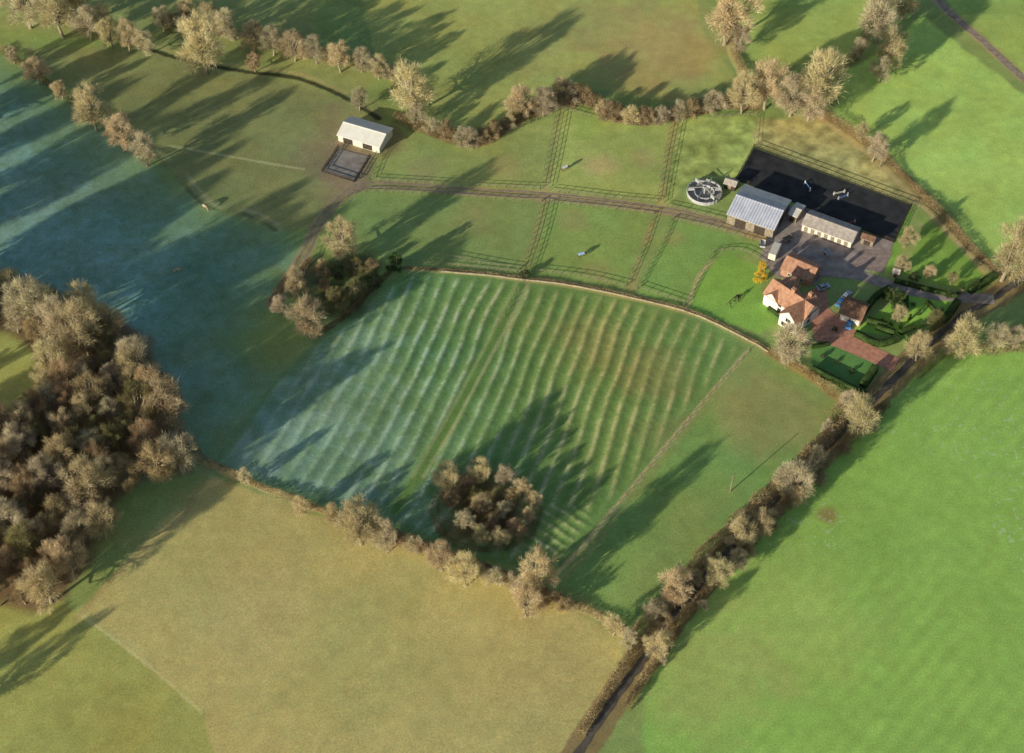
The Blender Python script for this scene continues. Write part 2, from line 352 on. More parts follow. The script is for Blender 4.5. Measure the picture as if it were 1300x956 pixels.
stroke([(180,60),(250,80),(320,92),(380,100),(440,125),(480,150)],T(44,46,34),1.5,0.9); stroke([(180,54),(250,74),(320,86),(380,94),(440,118)],T(136,128,84),1.0,0.7)
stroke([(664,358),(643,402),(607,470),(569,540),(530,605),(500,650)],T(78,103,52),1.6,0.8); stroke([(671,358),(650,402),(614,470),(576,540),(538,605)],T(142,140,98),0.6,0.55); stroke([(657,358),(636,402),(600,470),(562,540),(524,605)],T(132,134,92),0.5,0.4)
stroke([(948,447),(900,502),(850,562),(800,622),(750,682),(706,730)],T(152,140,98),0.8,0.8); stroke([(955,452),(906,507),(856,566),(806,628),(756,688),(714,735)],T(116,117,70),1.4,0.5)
SH=[(265,588),(330,618),(400,645),(470,672),(540,695),(620,722),(700,757),(760,782),(800,808)]
stroke(SH,T(172,153,106),1.7,0.85)
stroke([(100,780),(150,815),(215,867),(255,905)],T(166,155,108),0.4,0.6)
stroke([(265,590),(235,650),(180,700),(110,770),(95,790)],T(126,114,76),1.2,0.5)
stroke([(1045,145),(1100,182),(1140,217),(1190,267),(1230,312),(1268,348)],T(116,95,64),3.0,0.8)
stroke([(1040,150),(1092,188),(1130,222),(1182,272),(1225,318),(1255,352)],T(146,127,86),1.2,0.7)
stroke([(520,152),(560,172),(610,180),(650,155),(700,135),(740,125),(785,150),(830,152),(880,142),(920,133),(960,135)],T(114,95,66),4.2,0.85)
stroke([(945,40),(930,60),(945,95)],T(154,146,94),4,0.7)
stroke([(1188,0),(1205,15),(1245,50),(1305,105),(1400,190)],T(136,118,92),3.4,0.8)
LANE=[(700,1010),(745,940),(785,880),(815,840),(845,795),(885,745),(932,692),(977,642),(1022,595),(1068,548),(1112,505),(1150,466),(1186,430),(1226,398),(1262,378),(1300,352),(1400,290)]
stroke(LANE,T(108,90,62),7.5,0.85)
stroke([(905,330),(885,355),(872,392)],T(154,146,102),0.7,0.8)
stroke([(500,341),(560,344),(620,349),(660,355),(720,362),(800,378),(880,399),(950,432),(975,447)],T(140,130,88),1.4,0.7)
stroke([(975,447),(1020,472),(1060,502),(1078,520)],T(134,111,72),2.5,0.7)
ev=np.clip(mD+mE,0,1)
big=0.28-0.14*ev
C*= (1+ (nbig-0.5)*big+(nmid-0.5)*big+(nsm-0.5)*0.18)[...,None]
yv=(fbm(X,Y,17,11)-0.5)*0.5*(1-0.6*ev)
C[...,0]*=1+yv*0.6; C[...,2]*=1-yv*0.3
C=np.clip(C,0.01,0.9)
ny,nx=X.shape
V=np.stack([X.ravel(),Y.ravel(),Z.ravel()],1)
idx=np.arange(nx*ny).reshape(ny,nx)
Q=np.stack([idx[:-1,:-1].ravel(),idx[:-1,1:].ravel(),idx[1:,1:].ravel(),idx[1:,:-1].ravel()],1)
me=mkmesh("ground",V,mat=M['ground'],tris=Q)
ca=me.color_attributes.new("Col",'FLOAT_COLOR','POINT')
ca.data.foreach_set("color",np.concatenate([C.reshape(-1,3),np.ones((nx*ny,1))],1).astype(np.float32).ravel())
me.polygons.foreach_set("use_smooth",np.ones(len(me.polygons),bool))
mkobj("ground",me,kind="structure",label="frosted green and tan pasture land")
# ------------------------------------------------------------ strips and sheets
def strip(pts,w,off,name,mat,label,jit=0.25,world=False):
    P=smooth_line(pts if world else W(pts),1.5); d=np.gradient(P,axis=0); d/=np.linalg.norm(d,axis=1)[:,None]; nrm=np.stack([-d[:,1],d[:,0]],1)
    vs=[];fs=[]
    for i,p in enumerate(P):
        for k in (-1,-0.33,0.33,1):
            q=p+nrm[i]*k*(w/2+(random.uniform(-jit,jit) if abs(k)==1 else 0)); vs.append((q[0],q[1],float(Hs(q[0],q[1]))+off))
    for i in range(len(P)-1):
        for k in range(3): a=i*4+k; fs.append((a,a+1,a+5,a+4))
    return mkobj(name,mkmesh(name,vs,fs,mat),kind="structure",label=label)
def sheet(pts,off,name,mat,label):
    vs=[]; P=W(pts)
    for x,y in P: vs.append((x,y,float(Hs(x,y))+off))
    return mkobj(name,mkmesh(name,vs,[tuple(range(len(vs)))],mat),kind="structure",label=label)
strip(LANE,2.1,0.05,"lane",M['asphalt'],"narrow asphalt country lane between hedges")
strip([(1188,-10),(1205,15),(1245,50),(1305,105),(1400,190)],2.6,0.05,"lane",M['track'],"pale narrow lane crossing pasture")
for sgn in (-1,1):
    base=smooth_line(W([(372,345),(390,315),(404,285),(428,255),(458,236),(510,236),(600,243),(690,248),(780,258),(860,270),(930,288)]),2)
    d=np.gradient(base,axis=0); d/=np.linalg.norm(d,axis=1)[:,None]; nn=np.stack([-d[:,1],d[:,0]],1)
    strip([tuple(a) for a in (base+nn*0.95*sgn)][::3],0.6,0.05,"track",M['track'],"worn wheel rut of the farm track",0.15,world=True)
sheet([(925,280),(1000,262),(1022,264),(1100,296),(1135,307),(1122,343),(1090,345),(1050,338),(1036,362),(985,352),(965,325),(975,300),(930,290)],0.05,"yard",M['yard'],"worn concrete farmyard")
sheet([(1096,316),(1133,320),(1120,347),(1080,338)],0.07,"yard",M['gravel'],"pinkish gravel parking yard")
strip([(1040,345),(1090,350),(1150,368),(1200,376),(1262,380)],4.0,0.09,"driveway",M['yard'],"pale driveway from the farmyard to the lane",0.1)
sheet([(1030,368),(1048,362),(1052,392),(1075,410),(1105,438),(1142,455),(1133,472),(1095,455),(1060,440),(1034,432),(1030,410)],0.06,"driveway",M['brickd'],"red brick paved house driveway")
AR=[(957,188),(1156,261),(1134,307),(935,229)]
sheet(AR,0.08,"riding_arena",M['arena'],"dark charcoal riding arena surface")
sheet([(432,190),(469,199),(450,230),(410,218)],0.14,"yard",M['mud'],"straight-sided grey yard beside the field barn")
# ------------------------------------------------------------ TREES
def blades(cent,dirs,length,width,rg):
    n=len(cent); r=rg.normal(size=(n,3)); side=np.cross(dirs,r); side/=np.linalg.norm(side,axis=1)[:,None]+1e-9
    a=cent-side*width[:,None]/2; b=cent+side*width[:,None]/2; c=cent+dirs*length[:,None]
    v=np.empty((n*3,3)); v[0::3]=a; v[1::3]=b; v[2::3]=c
    return v,np.arange(n*3).reshape(n,3)
def tree_variant(seed,n=6500,Wd=9.2,Hh=12.0,blen=(0.5,1.1),bw=(0.07,0.15),low=0.28,cone=False,airy=False):
    rg=np.random.default_rng(seed)
    lobes=[]; nl=rg.integers(34,48) if airy else rg.integers(24,34)
    R=Wd/2; sk=rg.normal(size=2)*0.5; asp=rg.uniform(0.85,1.12)
    for i in range(nl):
        th=rg.uniform(0,2*math.pi); u=(i+0.5)/nl; zz=low*Hh+u*(Hh*0.93-low*Hh)
        prof=math.sin(math.pi*min(1,max(0.0,(0.22+0.70*u))))**0.7
        if cone: prof=1.0-0.85*u
        rr=R*prof*rg.uniform(0.30,0.95) if i<nl-3 else R*0.25
        lr=R*(rg.uniform(0.14,0.28) if airy else rg.uniform(0.17,0.32))*(0.6+0.4*prof)
        lobes.append((np.array([rr*math.cos(th)*asp+sk[0],rr*math.sin(th)/asp+sk[1],zz*rg.uniform(0.94,1.05)]),lr))
    wood=MB(); base=np.array([0,0,-0.4]); fork=np.array([rg.normal()*0.2,rg.normal()*0.2,Hh*0.24])
    wood.tube([base,np.array([0,0,0.4]),fork*0.6,fork],[0.5,0.38,0.32,0.26],7)
    wood.tube([fork,np.array([rg.normal()*0.4,rg.normal()*0.4,Hh*0.55]),np.array([rg.normal()*0.6,rg.normal()*0.6,Hh*0.86])],[0.25,0.15,0.05],5)
    V_=[];T_=[];off=0
    per=np.array([l[1]**2 for l in lobes]); per=per/per.sum()
    for (c,lr),w in zip(lobes,per):
        z0=rg.uniform(0.2,0.5)*Hh; st=np.array([0,0,min(z0,c[2]*0.8)]); mid=(st+c)/2+np.array([0,0,-0.3])+rg.normal(size=3)*0.25
        wood.tube([st,mid,c],[0.16,0.10,0.045],4)
        for k in range(6):
            dd=rg.normal(size=3)+ (c-st)/np.linalg.norm(c-st)*0.8; dd/=np.linalg.norm(dd); wood.tube([mid*0.35+c*0.65,c+dd*(lr*1.2+0.2)],[0.05,0.012],3)
        m=int(n*w); d=rg.normal(size=(m,3)); d[:,2]+=0.25; d/=np.linalg.norm(d,axis=1)[:,None]
        rad=lr*(rg.uniform(0.02,1.0,m)**0.6)*(1+0.40*np.abs(rg.normal(size=m)))
        p=c+d*rad[:,None]*np.array([1,1,0.85])
        outw=(p-np.array([0,0,Hh*0.40])); outw/=np.linalg.norm(outw,axis=1)[:,None]+1e-9
        dr=d*0.40+outw*0.6+rg.normal(size=(m,3))*0.38+np.array([0,0,0.15]); dr/=np.linalg.norm(dr,axis=1)[:,None]
        v,t=blades(p,dr,rg.uniform(*blen,m),rg.uniform(*bw,m),rg); V_.append(v);T_.append(t+off);off+=len(v)
    return wood,np.concatenate(V_),np.concatenate(T_)
VAR={}; vi=[0]
def regvar(key,mats,count,**k):
    for i in range(count):
        vi[0]+=1; w,v,t=tree_variant(100*vi[0]+3,**k)
        wm=mkmesh("trunk",w.v,w.f,M['bark'])
        for mt in mats:
            VAR.setdefault((key,mt),[]).append((wm,mkmesh("crown",v,mat=M[mt],tris=t)))
regvar('bare',['tan','grey','brown','olive'],8,n=6600,blen=(0.5,1.25),bw=(0.04,0.088),airy=True)
regvar('bush',['tan','grey','brown','olive','green'],4,n=4400,Hh=8.0,low=0.05,blen=(0.4,1.0),bw=(0.07,0.14))
regvar('ever',['green'],2,n=6000,blen=(0.3,0.7),bw=(0.2,0.4),low=0.12)
regvar('conifer',['green','gold'],1,n=5500,blen=(0.3,0.7),bw=(0.2,0.4),low=0.05,cone=True,Hh=16.0)
LBL={'tan':"pale tan leafless tree",'grey':"grey-buff leafless tree",'brown':"dark brown leafless tree",'olive':"olive ivy-covered tree",'green':"dark green evergreen tree",'gold':"golden yellow conifer on the lawn"}
NT=[0]
def tree(px,py,w,mat='tan',shape='bare',where="in a hedgerow",group="hedgerow trees",name="tree",hs=1.12):
    m=mpp(px,py); s=w*m/10.0; Hn={'bare':12,'bush':8.0,'ever':12,'conifer':16}[shape]
    p=G(px,py,up=0.55*Hn*s*hs)
    ws,cs=random.choice(VAR[(shape,mat)])
    lb=(LBL[mat]+" "+where).strip()
    if shape=='bush': lb=lb.replace("tree","bush"); name="shrub"
    e=empty(name,(p[0],p[1],p[2]),random.uniform(0,6.28),label=lb,cat="tree" if name=="tree" else "shrub",group=group)
    e.scale=(s*random.uniform(0.92,1.08),s*random.uniform(0.92,1.08),s*hs*random.uniform(0.90,1.10))
    mkobj("trunk",ws,e); mkobj("crown",cs,e); NT[0]+=1
    return e
def inpoly(P,x,y):
    ins=False
    for i in range(len(P)):
        ax,ay=P[i]; bx,by=P[(i+1)%len(P)]
        if (ay>y)!=(by>y) and x<(bx-ax)*(y-ay)/(by-ay)+ax: ins=not ins
    return ins
fixed=[(175,450,54,'grey'),(207,508,66,'tan'),(226,577,54,'grey'),(100,412,66,'tan'),(40,385,60,'grey'),(110,612,62,'tan'),(160,602,40,'brown'),(55,740,60,'tan'),(55,600,52,'grey'),(128,662,48,'tan'),(95,560,38,'olive'),(70,650,42,'brown'),(20,560,48,'grey'),(30,690,46,'olive'),(160,548,40,'olive'),(85,478,48,'brown'),(10,360,40,'tan')]
pl=[]
for a,b,w,mt in fixed: tree(a,b,w,mt,where="in a dense wood",group="trees of the wood"); pl.append((a,b,w))
tries=0
while tries<9000 and len(pl)<122:
    tries+=1; x=random.uniform(-90,228); y=random.uniform(345,772); w=random.choice([26,30,36,44,52])*random.uniform(0.9,1.1)
    if not inpoly(WOOD,x+10,y+8): continue
    if inpoly([(-80,410),(16,420),(52,450),(54,480),(24,530),(-80,535)],x,y): continue
    if min(math.hypot(x-a,(y-b)*1.15)-(w+c)*0.235 for a,b,c in pl)<0: continue
    pl.append((x,y,w)); tree(x,y,w,random.choice(['tan','brown','grey','brown','brown','olive','grey','tan']),where="in a dense wood",group="trees of the wood",hs=1.15)
for a,b,w in [(-70,900,36),(-100,880,36),(-230,420,60),(-250,350,60),(-170,300,50),(-250,250,60),(-130,250,44),(-95,190,36),(-60,140,36),(-200,190,50),(-60,310,44),(-110,340,50),(-70,240,36),(-160,380,60),(-45,180,30),(-50,100,32),(-25,330,34),(-90,290,30),(-120,150,34),(-30,250,26)]: tree(a,b,w,'brown',where="beside the pasture",group="trees of the wood",hs=1.6)
for a,b,w,mt in [(70,10,60,'tan'),(110,28,38,'grey'),(138,40,34,'tan'),(160,47,34,'tan'),(182,52,30,'grey'),(255,52,68,'tan'),(45,88,34,'tan'),(15,68,22,'grey'),(76,112,24,'tan'),(115,136,52,'tan'),(152,168,42,'tan'),(182,188,40,'grey'),(30,5,50,'grey'),
  (320,42,38,'tan'),(345,50,34,'grey'),(372,55,38,'tan'),(400,62,32,'grey'),(430,70,36,'tan'),(458,74,30,'grey'),(480,84,28,'tan'),(290,30,34,'grey'),(265,18,30,'tan'),(235,12,28,'tan'),(520,108,64,'tan'),(455,125,26,'grey'),(205,22,28,'grey'),(322,78,22,'brown'),
  (530,145,26,'grey'),(90,-5,40,'tan'),(10,-10,40,'grey'),(130,18,30,'tan')]: tree(a,b,w,mt)
for a,b,w,mt in [(660,128,38,'tan'),(690,128,34,'grey'),(712,112,28,'tan'),
  (945,118,44,'tan'),(975,108,52,'tan'),(1008,118,50,'grey'),(1045,100,66,'tan'),(1030,130,40,'grey'),(925,16,66,'tan'),(940,48,30,'grey'),(1120,18,60,'grey'),(1128,58,50,'tan'),(1120,85,32,'grey'),(1095,60,26,'grey'),(1150,5,34,'tan')]: tree(a,b,w,mt)
def bushes(pts,sp,wr,jit=5):
    P=smooth_line(pts,sp)
    for q in P: tree(q[0]+random.uniform(-jit,jit),q[1]+random.uniform(-jit,jit)*0.6-3,random.uniform(*wr),random.choice(['tan','brown','grey','grey','brown']),'bush')
bushes([(548,162),(580,174),(612,174),(648,152),(690,132),(735,120),(785,144),(835,148),(885,136),(940,124)],13,(17,31),4)
bushes([(210,26),(300,45),(370,60),(440,76),(495,94)],22,(20,28))
bushes([(430,656),(480,680),(545,700),(620,728),(665,748),(720,770)],16,(20,32))
bushes([(1050,545),(955,652),(840,785)],30,(16,24))
bushes([(1105,545),(1010,640),(915,740),(840,840)],40,(13,19))
for a,b,w,mt in [(1112,186,34,'grey'),(1095,165,22,'tan'),(1285,318,72,'tan'),(1000,432,56,'grey'),(1228,428,54,'tan'),(1265,428,36,'grey'),(1168,440,36,'tan'),(1190,405,26,'olive'),(1142,398,22,'tan'),(1095,528,54,'tan'),(1080,510,30,'grey'),(1040,582,32,'grey'),(1012,605,50,'grey'),(1015,630,28,'tan'),(965,662,38,'tan'),
 (940,680,40,'tan'),(912,725,40,'tan'),(935,710,30,'grey'),(860,742,48,'tan'),(830,775,34,'grey'),(838,822,36,'tan'),(1205,438,24,'grey'),(1290,430,28,'grey'),(1145,335,22,'tan'),(1180,345,18,'tan'),(1152,300,26,'tan'),(1210,352,18,'olive')]: tree(a,b,w,mt)
for a,b,w,mt in [(455,662,54,'tan'),(490,682,36,'grey'),(380,642,24,'tan'),(310,604,20,'grey'),(560,705,38,'tan'),(590,722,44,'tan'),(682,728,50,'tan'),(668,762,42,'tan'),(780,792,30,'tan'),(798,808,26,'grey')]: tree(a,b,w,mt,hs=1.4)
for a,b,w,mt in [(568,606,40,'tan'),(590,614,26,'brown'),(610,598,34,'tan'),(640,604,28,'grey'),(662,618,28,'tan'),(678,634,24,'tan'),(574,634,24,'brown'),(612,638,28,'tan'),(638,646,24,'grey'),(590,660,28,'grey'),(610,678,26,'tan'),(634,684,28,'tan'),(656,670,28,'brown'),(672,654,22,'tan'),(600,626,20,'olive'),(624,662,20,'brown'),(648,628,20,'brown')]: tree(a,b,w,mt,where="in a round hollow copse",group="copse trees",hs=1.0)
for a,b,w,mt,s in [(434,302,48,'tan','bare'),(377,360,36,'tan','bare'),(391,402,50,'tan','bare'),(355,388,24,'grey','bare'),(500,333,22,'green','ever'),(452,366,30,'olive','bush'),(474,352,26,'green','bush'),(424,374,26,'olive','bush'),(408,340,24,'brown','bush'),(448,334,26,'olive','bush'),(412,360,20,'brown','bush'),(430,345,22,'green','bush'),(438,388,22,'olive','bush'),(470,336,20,'brown','bush')]: tree(a,b,w,mt,s,where="in a pond copse",group="copse trees")
for a,b,w,mt,s in [(968,344,22,'gold','conifer'),(1140,378,28,'green','ever'),(1128,372,18,'green','ever'),(1240,362,16,'green','bush'),(1205,372,14,'green','bush'),(1178,410,20,'green','bush'),(668,348,16,'green','bush'),(1160,350,16,'green','bush'),(1060,418,9,'green','bush'),(1222,368,14,'green','bush'),
  (1120,404,7,'green','conifer'),(1132,408,7,'green','conifer'),(1144,412,7,'green','conifer'),(1156,402,7,'green','conifer'),(1168,396,7,'green','conifer'),(1160,386,8,'green','bush'),(1180,388,8,'green','bush'),(1195,392,8,'green','bush'),(1045,452,8,'green','bush'),(1062,458,7,'green','bush'),(1082,470,8,'green','bush'),(1022,436,9,'green','bush'),(980,366,8,'green','bush')]: tree(a,b,w,mt,s,where="in the garden" if mt!='gold' else "",group="garden trees",hs=0.9)
print("TREES",NT[0])
# ------------------------------------------------------------ HEDGES
def hedge(pts,w,h,mat,label,dens=110,clip=False,world=False,bl=(0.3,0.8),bw=(0.07,0.15)):
    P=smooth_line(pts if world else W(pts),0.8 if not clip else 0.5); n=len(P); seg=np.hypot(*(P[1:]-P[:-1]).T).sum(); N=int(seg*dens)
    t=rng.uniform(0,n-1.001,N); i=t.astype(int); f=t-i; c=P[i]*(1-f)[:,None]+P[i+1]*f[:,None]; d=P[i+1]-P[i]; d/=np.linalg.norm(d,axis=1)[:,None]+1e-9
    nr=np.stack([-d[:,1],d[:,0]],1)
    if clip: hv=np.full(N,h); wv=np.full(N,w)
    else:
        k=vn(c[:,0],c[:,1],3.2,6); k2=vn(c[:,0],c[:,1],11,9); hv=h*(0.35+0.7*k+0.5*k2); wv=w*(0.6+0.8*k)
    a=rng.uniform(0,math.pi,N); rr=rng.uniform(0.4,1,N)**0.5
    if clip:
        face=rng.random(N); u=np.where(face<0.5,rng.uniform(-1,1,N),np.sign(rng.uniform(-1,1,N))); zz=np.where(face<0.5,1.0,rng.uniform(0,1,N))
    else: u=np.cos(a)*rr; zz=np.sin(a)*rr
    xy=c+nr*(u*wv/2)[:,None]; z=Hs(xy[:,0],xy[:,1])+zz*hv*0.9
    cent=np.column_stack([xy,z]); dr=rng.normal(size=(N,3))*0.6; dr[:,2]+=0.5; dr[:,:2]+=nr*u[:,None]*0.5; dr/=np.linalg.norm(dr,axis=1)[:,None]
    v,tr=blades(cent,dr,rng.uniform(*bl,N),rng.uniform(*bw,N),rng)
    if clip:
        core=MB()
        for j in range(len(P)-1):
            z0=float(Hs(*P[j])); core.beam((P[j][0],P[j][1],z0+h*0.47),(P[j+1][0],P[j+1][1],z0+h*0.47),w*0.92,h*0.94)
        nv=len(v); fv=np.array(core.v); v=np.concatenate([v,fv]); ft=[]
        for q in core.f: ft+= [(q[0],q[1],q[2]),(q[0],q[2],q[3])]
        tr=np.concatenate([tr,np.array(ft)+nv])
    return mkobj("hedge",mkmesh("hedge",v,mat=M[mat],tris=tr),label=label,cat="hedge",group="field hedges" if not clip else "clipped garden hedges")
wl_="straggling brown winter hedge along the field"
hedge(SH,2.0,1.6,'hedge',wl_+" edge")
hedge([(440,660),(490,680),(545,700),(620,728),(665,748),(720,772)],4.0,3.4,'hedge',"thick pale scrubby hedge along the field edge",dens=150)
hedge([(1068,520),(1054,552),(1012,594),(964,640),(908,690),(868,740),(824,790),(802,812)],4.4,3.6,'hedge',"brown leafless hedge beside the lane",dens=180)
hedge([(1126,513),(1084,554),(1034,604),(986,654),(940,702),(890,759),(854,802),(830,844),(795,900)],3.2,2.8,'hedge',"brown leafless hedge beside the lane",dens=150)
hedge([(1160,480),(1200,450),(1260,445),(1330,440)],3.0,2.8,'hedge',"brown leafless hedge beside the lane")
hedge([(812,808),(790,850),(762,895),(735,935)],2.8,2.4,'hedge',"brown leafless hedge beside the lane")
hedge([(975,447),(1020,470),(1060,500),(1078,516),(1100,520)],2.8,2.4,'hedge',"brown hedge behind the garden")
hedge([(500,150),(520,156),(560,172),(610,180),(650,154),(700,134),(740,124),(785,149),(830,151),(880,141),(920,132),(965,132)],5.0,3.0,'hedge',"thick tangled brown hedge following a brook",dens=190)
hedge([(1000,125),(1045,145),(1100,182),(1140,217),(1190,267),(1230,312),(1268,348)],2.8,2.0,'hedge',"low brown hedge bordering the green field")
hedge([(195,20),(240,28),(300,45),(370,62),(440,80),(500,98),(525,140)],4.6,3.4,'hedge',"overgrown pale hedge between pastures",dens=150)
hedge([(0,62),(45,95),(80,120),(120,150),(165,185),(195,205)],2.4,2.0,'hedge',"patchy hedge across frosty pasture")
hedge([(60,20),(120,45),(190,62)],3.4,2.8,'hedge',"overgrown pale hedge between pastures")
hedge([(925,30),(930,60),(945,98)],2.4,1.8,'hedge',"overgrown pale hedge between pastures")
hedge([(1105,20),(1095,60),(1070,88)],2.6,2.2,'hedge',"overgrown pale hedge between pastures")
hedge([(240,560),(262,592)],2.2,2.0,'hedge',wl_+" edge")
hedge([(345,385),(360,362),(395,330)],2.0,1.2,'hedge',"scrubby bank hedge by the copse")
hedge([(400,428),(440,400),(475,365),(500,340)],1.6,1.0,'hedge',"scrubby bank hedge by the copse")
hedge([(617+66*math.cos(t*math.pi/8),650+48*math.sin(t*math.pi/8)) for t in range(17)],2.2,0.8,'hedge',"low brown scrubby rim around the hollow copse",dens=60)
hedge([(508,340),(560,343),(620,348),(660,353),(720,360),(800,376),(880,397),(950,430),(975,445)],0.8,0.6,'hedge',"thin low hedge along the paddocks",dens=70)
cl="dark green clipped hedge in the house garden"
for pts,w,h in [([(1095,492),(1110,470)],2.2,2.4),([(1030,442),(1052,438)],0.9,1.4),([(1085,425),(1115,438),(1140,432)],1.8,1.8),([(1112,416),(1135,424)],1.6,1.5),([(1100,408),(1125,414)],1.6,1.5),
   ([(1150,432),(1195,410),(1215,385)],2.0,2.0),([(1135,358),(1190,372),(1215,378)],1.2,1.3),([(1030,470),(1065,488),(1100,505)],1.6,2.0),([(1000,405),(1022,425)],0.9,1.4),([(1095,400),(1112,378),(1130,368)],1.6,1.8),([(975,392),(1000,410)],0.8,1.2),([(1230,372),(1262,352)],2.0,2.0),
   ([(1142,424),(1160,416)],1.4,1.3),([(1150,378),(1150,396)],1.2,1.2),([(1190,400),(1176,384)],1.2,1.2)]:
    hedge(pts,w,h,'hedgeg',cl,dens=110,clip=True,bl=(0.12,0.28),bw=(0.12,0.22))
def wall(pts,w,h,mat,label):
    P=smooth_line(W(pts),1.2); b=MB()
    for j in range(len(P)-1):
        z=float(Hs(*P[j])); hh=h*random.uniform(0.8,1.1); b.beam((*P[j],z+hh/2-0.1),(*P[j+1],z+hh/2-0.1),w*random.uniform(0.85,1.15),hh+0.2)
    return b.obj("field_wall",mat,label=label,cat="wall")
wall([(560,345),(620,350),(660,355),(720,362),(800,378),(880,399),(950,432),(975,447)],0.26,0.5,M['stone'],"long curving low pale stone wall below the paddocks")
# ------------------------------------------------------------ FENCES
def fence(pts,label="timber post and rail paddock fence",h=1.2,sp=2.8,rails=2,mat='wood',t=0.08,pt=0.07,straight=False):
    b=MB(); runs=[W(pts)] if not straight else [W([pts[i],pts[i+1]]) for i in range(len(pts)-1)]
    for run in runs:
        P=smooth_line(run,sp)
        for j,p in enumerate(P):
            z=float(Hs(*p)); b.box(p[0]-pt,p[0]+pt,p[1]-pt,p[1]+pt,z-0.1,z+h)
            if j<len(P)-1:
                q=P[j+1]; z2=float(Hs(*q))
                for r in range(rails):
                    hh=h*(0.92-0.42*r); b.beam((*p,z+hh),(*q,z2+hh),t*0.5,t)
    return b.obj("paddock_fence",M[mat],label=label,cat="fence",group="paddock fences")
for f in [[(716,142),(703,205),(695,240)],[(706,142),(694,200),(686,240)],[(699,256),(686,305),(672,346)],[(687,256),(675,302),(660,346)],
  [(862,156),(850,215),(842,258)],[(852,156),(842,205),(834,254)],[(830,272),(815,315),(794,364)],[(852,280),(838,312),(808,368)],
  [(470,229),(560,234),(686,240)],[(698,242),(780,252),(834,257)],[(845,262),(900,275),(930,283)],
  [(440,250),(470,244),(560,248),(640,254),(686,256)],[(699,258),(760,264),(828,272)],[(852,279),(910,292),(965,308)],
  [(560,325),(620,336),(658,342)],[(510,332),(560,336),(655,346)],[(676,344),(740,352),(792,364)],[(810,366),(870,386)],
  [(470,229),(480,205),(490,192)],[(580,185),(640,170),(700,145)],[(718,140),(790,158),(855,158)],[(960,150),(957,185)],[(905,150),(960,146)],
  [(905,320),(940,318),(972,335)],[(905,322),(888,350),(868,388)],
  [(372,375),(398,325),(408,292),(432,262)],[(1262,352),(1225,320),(1182,274),(1156,258)]]: fence(f)
fence([(950,445),(900,500),(850,560),(800,620),(750,680),(708,728)],"thin post and wire fence across the field",1.2,3.5,2,t=0.03)
fence([(664,358),(640,402)],"thin post and wire fence across the field",1.2,3.5,2,t=0.03)
fence([(430,187),(409,218),(450,231),(470,198)],"dark timber rail fence around the barn yard",1.3,2.2,3,'darkwood',t=0.16,straight=True)
fence([(957,187),(1157,261),(1135,308),(1022,268)],"dark timber rail fence around the riding arena",1.4,2.6,3,'darkwood',t=0.12,straight=True)
fence([(957,187),(934,229),(950,234)],"dark timber rail fence around the riding arena",1.4,2.6,3,'darkwood',t=0.12,straight=True)
# ------------------------------------------------------------ BUILDINGS
def gable(bw,br1,br2,cx,cy,L,Wd,h,rise,rot=False,ov=0.35,z0=0.0):
    def t(x,y,z): return (cx-y,cy+x,z+z0) if rot else (cx+x,cy+y,z+z0)
    a,b=L/2,Wd/2
    vs=[(-a,-b,-0.5),(a,-b,-0.5),(a,b,-0.5),(-a,b,-0.5),(-a,-b,h),(a,-b,h),(a,b,h),(-a,b,h),(-a,0,h+rise),(a,0,h+rise)]
    bw.add([t(*v) for v in vs],[(0,1,5,4),(2,3,7,6),(1,2,6,9,5),(3,0,4,8,7)])
    k=rise/b; th=0.14
    for s,m in ((-1,br1),(1,br2)):
        e=b+ov; ze=h-k*ov; A=a+ov
        v=[(-A,s*e,ze),(A,s*e,ze),(A,0,h+rise),(-A,0,h+rise)]
        v=v+[(x,y,z+th) for x,y,z in v]; m.add([t(*q) for q in v],[(0,1,2,3),(4,7,6,5),(0,4,5,1),(1,5,6,2),(2,6,7,3),(3,7,4,0)])
def place(p0,p1,p2,h):
    g=G(*p0,up=h); base=g[2]
    a=Gz(*p0,base+h); b=Gz(*p1,base+h); c=Gz(*p2,base+h)
    u=(b-a)[:2]; L=np.linalg.norm(u); u/=L; v=np.array([-u[1],u[0]]); Wd=abs(np.dot((c-b)[:2],v))
    cen=a[:2]+u*L/2+v*Wd/2
    return (cen[0],cen[1],base),math.atan2(u[1],u[0]),L,Wd
def opening(par,name,mat,side,pos,z,w,h,L,Wd,fr=None):
    b=MB()
    def bx(bb,w_,z0,z1,dd,p=pos):
        if side=='-v': bb.box(p-w_/2,p+w_/2,-Wd/2-dd,-Wd/2+0.02,z0,z1)
        if side=='+v': bb.box(p-w_/2,p+w_/2,Wd/2-0.02,Wd/2+dd,z0,z1)
        if side=='-u': bb.box(-L/2-dd,-L/2+0.02,p-w_/2,p+w_/2,z0,z1)
        if side=='+u': bb.box(L/2-0.02,L/2+dd,p-w_/2,p+w_/2,z0,z1)
    bx(b,w,z,z+h,0.06); o=b.obj(name,mat,par)
    if fr:
        f=MB(); bx(f,w+0.24,z-0.12,z+h+0.12,0.035); f.obj("frame",fr,o)
        g=MB(); bx(g,0.07,z,z+h,0.08); g.obj("glazing_bar",fr,o)
